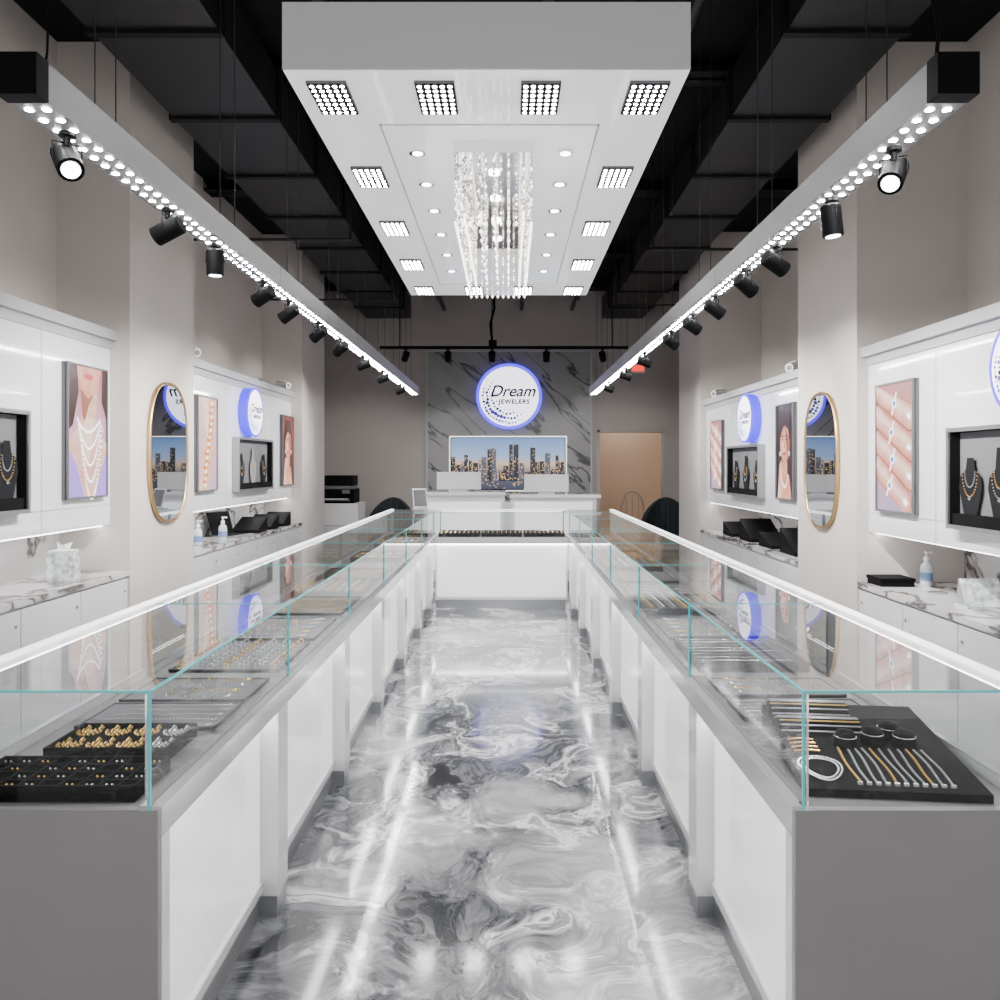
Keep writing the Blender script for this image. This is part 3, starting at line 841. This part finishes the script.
def tv():
    W, H = 1.72, .79
    b = MB(frame((0, YW-.061, 1.46), (1, 0, 0), (0, 0, 1), (0, -1, 0)))
    b.box(-W/2, W/2, -H/2, H/2, .0, .045, M_black)
    b.box(-W/2-.015, W/2+.015, -H/2-.015, H/2+.015, -.0, .012, M_rail)
    w, h = W/2-.015, H/2-.015
    b.poly2([(-w, -h), (w, -h), (w, h), (-w, h)], .047, tvsky)
    random.seed(5); x = -w
    while x < w-.03:
        ww = random.uniform(.03, .08); x1 = min(w, x+ww)
        hh = -h+.22+random.uniform(.02, .38)*(1.3 if abs(x) < .5 else .9)
        if -.06 < x < .1: hh = h*.75
        if -.3 < x < -.2: hh = h*.6
        b.poly2([(x, -h+.12), (x1, -h+.12), (x1, hh), (x, hh)], .049, random.choice((tvb, tvb2)))
        for k in range(16):
            u = random.uniform(x+.004, max(x+.005, x1-.01)); v = random.uniform(-h+.13, hh-.01)
            b.poly2([(u, v), (u+.008, v), (u+.008, v+.010), (u, v+.010)], .050, tvg)
        x = x1+random.uniform(-.0, .015)
    for k in range(70):
        u = random.uniform(-w, w-.02); v = random.uniform(-h, -h+.16)
        b.poly2([(u, v), (u+.02, v), (u+.02, v+.008), (u, v+.008)], .050, tvg)
    b.build("wall_television")
tv()
b = MB(); b.box(1.83, 2.05, YW-.05, YW-.001, 2.82, 2.95, M_plasticw); b.box(1.85, 2.03, YW-.054, YW-.05, 2.84, 2.93, M_red); b.build("exit_sign")

# ------------------------------------------------------------------ reception area
def reception():
    b = MB()
    b.box(-1.0, -.04, 9.5, 10.1, 0.06, 1.08, M_white); b.box(-1.03, -.03, 9.46, 10.14, 1.08, 1.12, M_white)
    b.box(-.98, -.06, 9.52, 10.08, 0, .06, M_steel)
    b.box(.03, 1.05, 9.5, 10.1, 0.06, 1.05, M_white); b.box(.02, 1.10, 9.46, 10.14, 1.05, 1.09, M_white)
    b.box(.05, 1.03, 9.52, 10.08, 0, .06, M_steel)
    b.box(-.04, .03, 9.56, 10.1, 0.0, 1.0, M_white)
    b.box(-.95, -.09, 9.49, 9.5, .2, 1.0, M_glow); b.box(.08, 1.0, 9.49, 9.5, .2, 1.0, M_glow)
    b.build("reception_desk")
    for x, z in ((-.60, 1.12), (.47, 1.09)):
        b = MB(); b.box(x-.27, x+.27, 9.78, 9.81, z+.02, z+.235, M_plasticw)
        b.box(x-.25, x+.25, 9.81, 9.815, z+.035, z+.22, M_black)
        b.box(x-.03, x+.03, 9.80, 9.84, z+.005, z+.12, M_plasticw); b.box(x-.10, x+.10, 9.75, 9.93, z+.0005, z+.012, M_plasticw)
        b.build("computer_monitor", bevel=.006)
reception()
def tablet_stand(x, y, z):
    b = MB(Matrix.Translation((x, y, z)) @ Matrix.Rotation(.3, 4, 'Z'))
    b.box(-.07, .07, -.05, .07, 0.0005, .01, M_plasticw)
    b.add([(-.075, -.05, .02), (.075, -.05, .02), (.075, .03, .22), (-.075, .03, .22), (-.075, -.04, .015), (.075, -.04, .015), (.075, .04, .215), (-.075, .04, .215)],
          [(0, 1, 2, 3), (7, 6, 5, 4), (0, 3, 7, 4), (1, 5, 6, 2), (3, 2, 6, 7), (0, 4, 5, 1)], M_plasticw)
    b.add([(-.065, -.047, .035), (.065, -.047, .035), (.065, .022, .205), (-.065, .022, .205)], [(0, 1, 2, 3)], M_greyp)
    b.box(-.01, .01, .0, .03, .01, .15, M_steel)
    b.build("tablet_stand")
tablet_stand(-.93, 8.44, .9725)

def armchair(x, y, rot, mat=M_cloth):
    M = Matrix.Translation((x, y, 0)) @ Matrix.Rotation(rot, 4, 'Z')
    b = MB(M)
    b.box(-.27, .27, -.25, .25, .40, .50, mat)
    n = 13
    for i in range(n-1):
        t0 = math.pi*(i/(n-1)); t1 = math.pi*((i+1)/(n-1))
        def P(t, r): return (r*math.cos(t), r*.9*math.sin(t)-.02)
        def hh(t): return .66+.34*math.sin(t)**1.5
        a, c = P(t0, .34), P(t1, .34); d, e = P(t0, .27), P(t1, .27)
        h0, h1 = hh(t0), hh(t1)
        vs = [(a[0], a[1], .38), (c[0], c[1], .38), (e[0], e[1], .38), (d[0], d[1], .38),
              (a[0], a[1], h0), (c[0], c[1], h1), (e[0], e[1], h1), (d[0], d[1], h0)]
        b.add(vs, [(0, 3, 2, 1), (4, 5, 6, 7), (0, 1, 5, 4), (1, 2, 6, 5), (2, 3, 7, 6), (3, 0, 4, 7)], mat)
    for sx in (-1, 1):
        for sy in (-1, 1): b.cyl((sx*.22, sy*.2, .40), (sx*.26, sy*.24, 0), .018, M_brass, .010, seg=8)
    b.build("armchair", bevel=.01)
armchair(-1.58, 10.75, 0)
armchair(2.12, 10.75, -.2)
def chair(x, y):
    M = Matrix.Translation((x, y, 0)); b = MB(M)
    b.box(-.2, .2, -.2, .2, .60, .64, M_wood)
    for sx in (-1, 1):
        for sy in (-1, 1): b.cyl((sx*.17, sy*.17, .60), (sx*.21, sy*.21, 0), .016, M_wood, seg=8)
    b.tube([(.17*math.cos(t), .19, .64+.42*max(0, math.sin(t))**.6) for t in [math.pi*k/12 for k in range(13)]], .014, M_wood, 8)
    for u in (-.09, 0, .09): b.cyl((u, .19, .64), (u, .19, 1.02), .007, M_wood, seg=6)
    b.cyl((-.19, -.19, .25), (.19, -.19, .25), .01, M_wood, seg=6); b.cyl((-.19, .19, .25), (.19, .19, .25), .01, M_wood, seg=6)
    b.build("counter_stool")
chair(1.80, 11.4)
b = MB(); b.box(-2.55, -1.98, 10.55, 11.1, .05, .93, M_plasticw); b.box(-2.53, -2.0, 10.57, 11.08, 0, .05, M_greyp)
for z in (.35, .64): b.box(-2.53, -2.0, 10.54, 10.55, z-.003, z+.003, M_greyp)
b.box(-2.53, -2.0, 10.535, 10.55, .06, .34, M_whitem); b.box(-2.30, -2.22, 10.52, 10.535, .25, .27, M_steel)
b.build("office_cabinet", bevel=.004)
b = MB(); b.box(-2.48, -2.05, 10.62, 11.05, .9305, 1.12, M_black); b.box(-2.46, -2.07, 10.64, 11.03, 1.12, 1.16, M_greyp)
b.box(-2.44, -2.10, 10.60, 10.62, .96, .99, M_greyp); b.box(-2.42, -2.12, 10.50, 10.62, .985, .995, M_plasticw)
b.box(-2.46, -2.07, 10.66, 11.03, 1.165, 1.30, M_black); b.box(-2.2, -2.1, 10.60, 10.63, 1.06, 1.11, M_greyp)
b.build("office_printer", bevel=.006)

# ------------------------------------------------------------------ small items on benches
def sanitizer(x, y, z, s=1.0):
    b = MB(Matrix.Translation((x, y, z+.0005)) @ Matrix.Scale(s, 4))
    b.lathe((0, 0, 0), [(0, 0), (.034, 0), (.036, .006), (.036, .10), (.030, .125), (.014, .14), (.014, .15)], M_bottle)
    b.lathe((0, 0, 0), [(.0365, .03), (.0365, .08)], M_label)
    b.lathe((0, 0, 0), [(.016, .148), (.016, .168), (.006, .170), (.006, .195), (0, .195)], M_plasticw)
    b.box(-.008, .035, -.008, .008, .192, .203, M_plasticw)
    b.build("hand_sanitizer_bottle")
sanitizer(2.50, 4.78, .72, 1.0); sanitizer(-2.5, 6.45, .79); sanitizer(-2.46, 6.9, .79)
sanitizer(2.45, 3.75, .72, .9)
b = MB(Matrix.Translation((-2.5, 4.5, .7905)) @ Matrix.Rotation(.15, 4, 'Z')); b.box(-.07, .07, -.05, .05, 0, .17, M_carton)
b.box(-.05, .05, -.03, .03, .17, .172, M_plasticw); b.poly([(-.03, 0, .172), (.03, 0, .172), (.045, .01, .215), (0, -.01, .20), (-.04, .01, .22)], M_plasticw)
b.build("tissue_box")
b = MB(); b.box(2.2, 2.40, 4.72, 4.90, .7205, .75, M_velvet); b.box(2.195, 2.405, 4.715, 4.905, .75, .77, M_black); b.build("jewelry_box", bevel=.003)
def display(x, y, z, w=.25, d=.3, h=.14):
    b = MB(Matrix.Translation((x, y, z+.0005)))
    b.box(-w/2, w/2, -d/2, d/2, 0, .03, M_velvet)
    b.add([(-w/2, -d/2, .03), (w/2, -d/2, .03), (w/2, d/2, .03), (-w/2, d/2, .03), (-w/2, d/2, h), (w/2, d/2, h)],
          [(0, 1, 5, 4), (1, 2, 5), (0, 4, 3), (2, 3, 4, 5)], M_black)
    for i in range(4): b.tube([(-w*.4+w*.26*i, -d*.4, .035), (-w*.4+w*.26*i, d*.4, h*.88)], .004, M_silver, 5)
    b.build("velvet_display_ramp")
for y in (7.75, 8.15, 8.6): display(-2.5, y, .79)
for y, h in ((6.45, .2), (7.0, .12), (7.6, .2), (8.2, .13)): display(2.4, y, .72, .3, .35, h)
def laptop(x, y, z, rot):
    b = MB(Matrix.Translation((x, y, z+.0005)) @ Matrix.Rotation(rot, 4, 'Z'))
    b.box(-.16, .16, -.11, .11, 0, .015, M_steel); b.box(-.14, .14, -.06, .09, .015, .017, M_black)
    b.add([(-.16, .11, .015), (.16, .11, .015), (.16, .17, .22), (-.16, .17, .22), (-.16, .118, .012), (.16, .118, .012), (.16, .178, .22), (-.16, .178, .22)],
          [(0, 1, 2, 3), (7, 6, 5, 4), (0, 3, 7, 4), (1, 5, 6, 2), (3, 2, 6, 7), (0, 4, 5, 1)], M_black)
    b.build("laptop_computer")
laptop(-2.5, 7.3, .79, 1.3)
b = MB(); b.box(2.3, 2.5, 4.0, 4.12, .7205, .73, M_bottle); b.add([(2.3, 4.02, .73), (2.5, 4.02, .73), (2.5, 4.08, .86), (2.3, 4.08, .86)], [(0, 1, 2, 3)], M_carton)
b.add([(2.3, 4.085, .86), (2.5, 4.085, .86), (2.5, 4.11, .73), (2.3, 4.11, .73)], [(0, 1, 2, 3)], M_plasticw); b.build("price_card_holder")

def cctv(x, y, z, s):
    b = MB()
    b.cyl((x, y, z), (x, y, z+.012), .04, M_plasticw, seg=16)
    b.cyl((x, y, z+.01), (x, y, z+.05), .012, M_plasticw, seg=8)
    d = Vector((-s*.6, -.5, -.15)).normalized(); c = Vector((x, y, z+.075))
    b.cyl(c-d*.10, c+d*.10, .036, M_plasticw, seg=16)
    b.cyl(c+d*.10, c+d*.104, .022, M_greyp, seg=16)
    b.box(x-.03, x+.03, y-.07, y+.07, z+.110, z+.116, M_plasticw)
    b.build("security_camera")
cctv(-2.50, 6.3, 2.2605, -1); cctv(2.32, 6.45, 2.1605, 1)
cctv(-2.50, 8.9, 2.2605, -1); cctv(2.32, 8.8, 2.1605, 1)

# ------------------------------------------------------------------ world + camera
w = bpy.data.worlds.new("World"); S.world = w; w.use_nodes = True
bg = w.node_tree.nodes["Background"]
bg.inputs[0].default_value = (1, .99, .98, 1); bg.inputs[1].default_value = 1.6

cam = bpy.data.cameras.new("camera"); co = bpy.data.objects.new("camera", cam); COL.objects.link(co)
co.location = (0, 0, CZ); co.rotation_euler = (math.radians(90), 0, 0)
cam.sensor_width = 36; cam.lens = 28.8; cam.shift_x = -.008; cam.shift_y = -.035; cam.clip_start = .02
S.camera = co
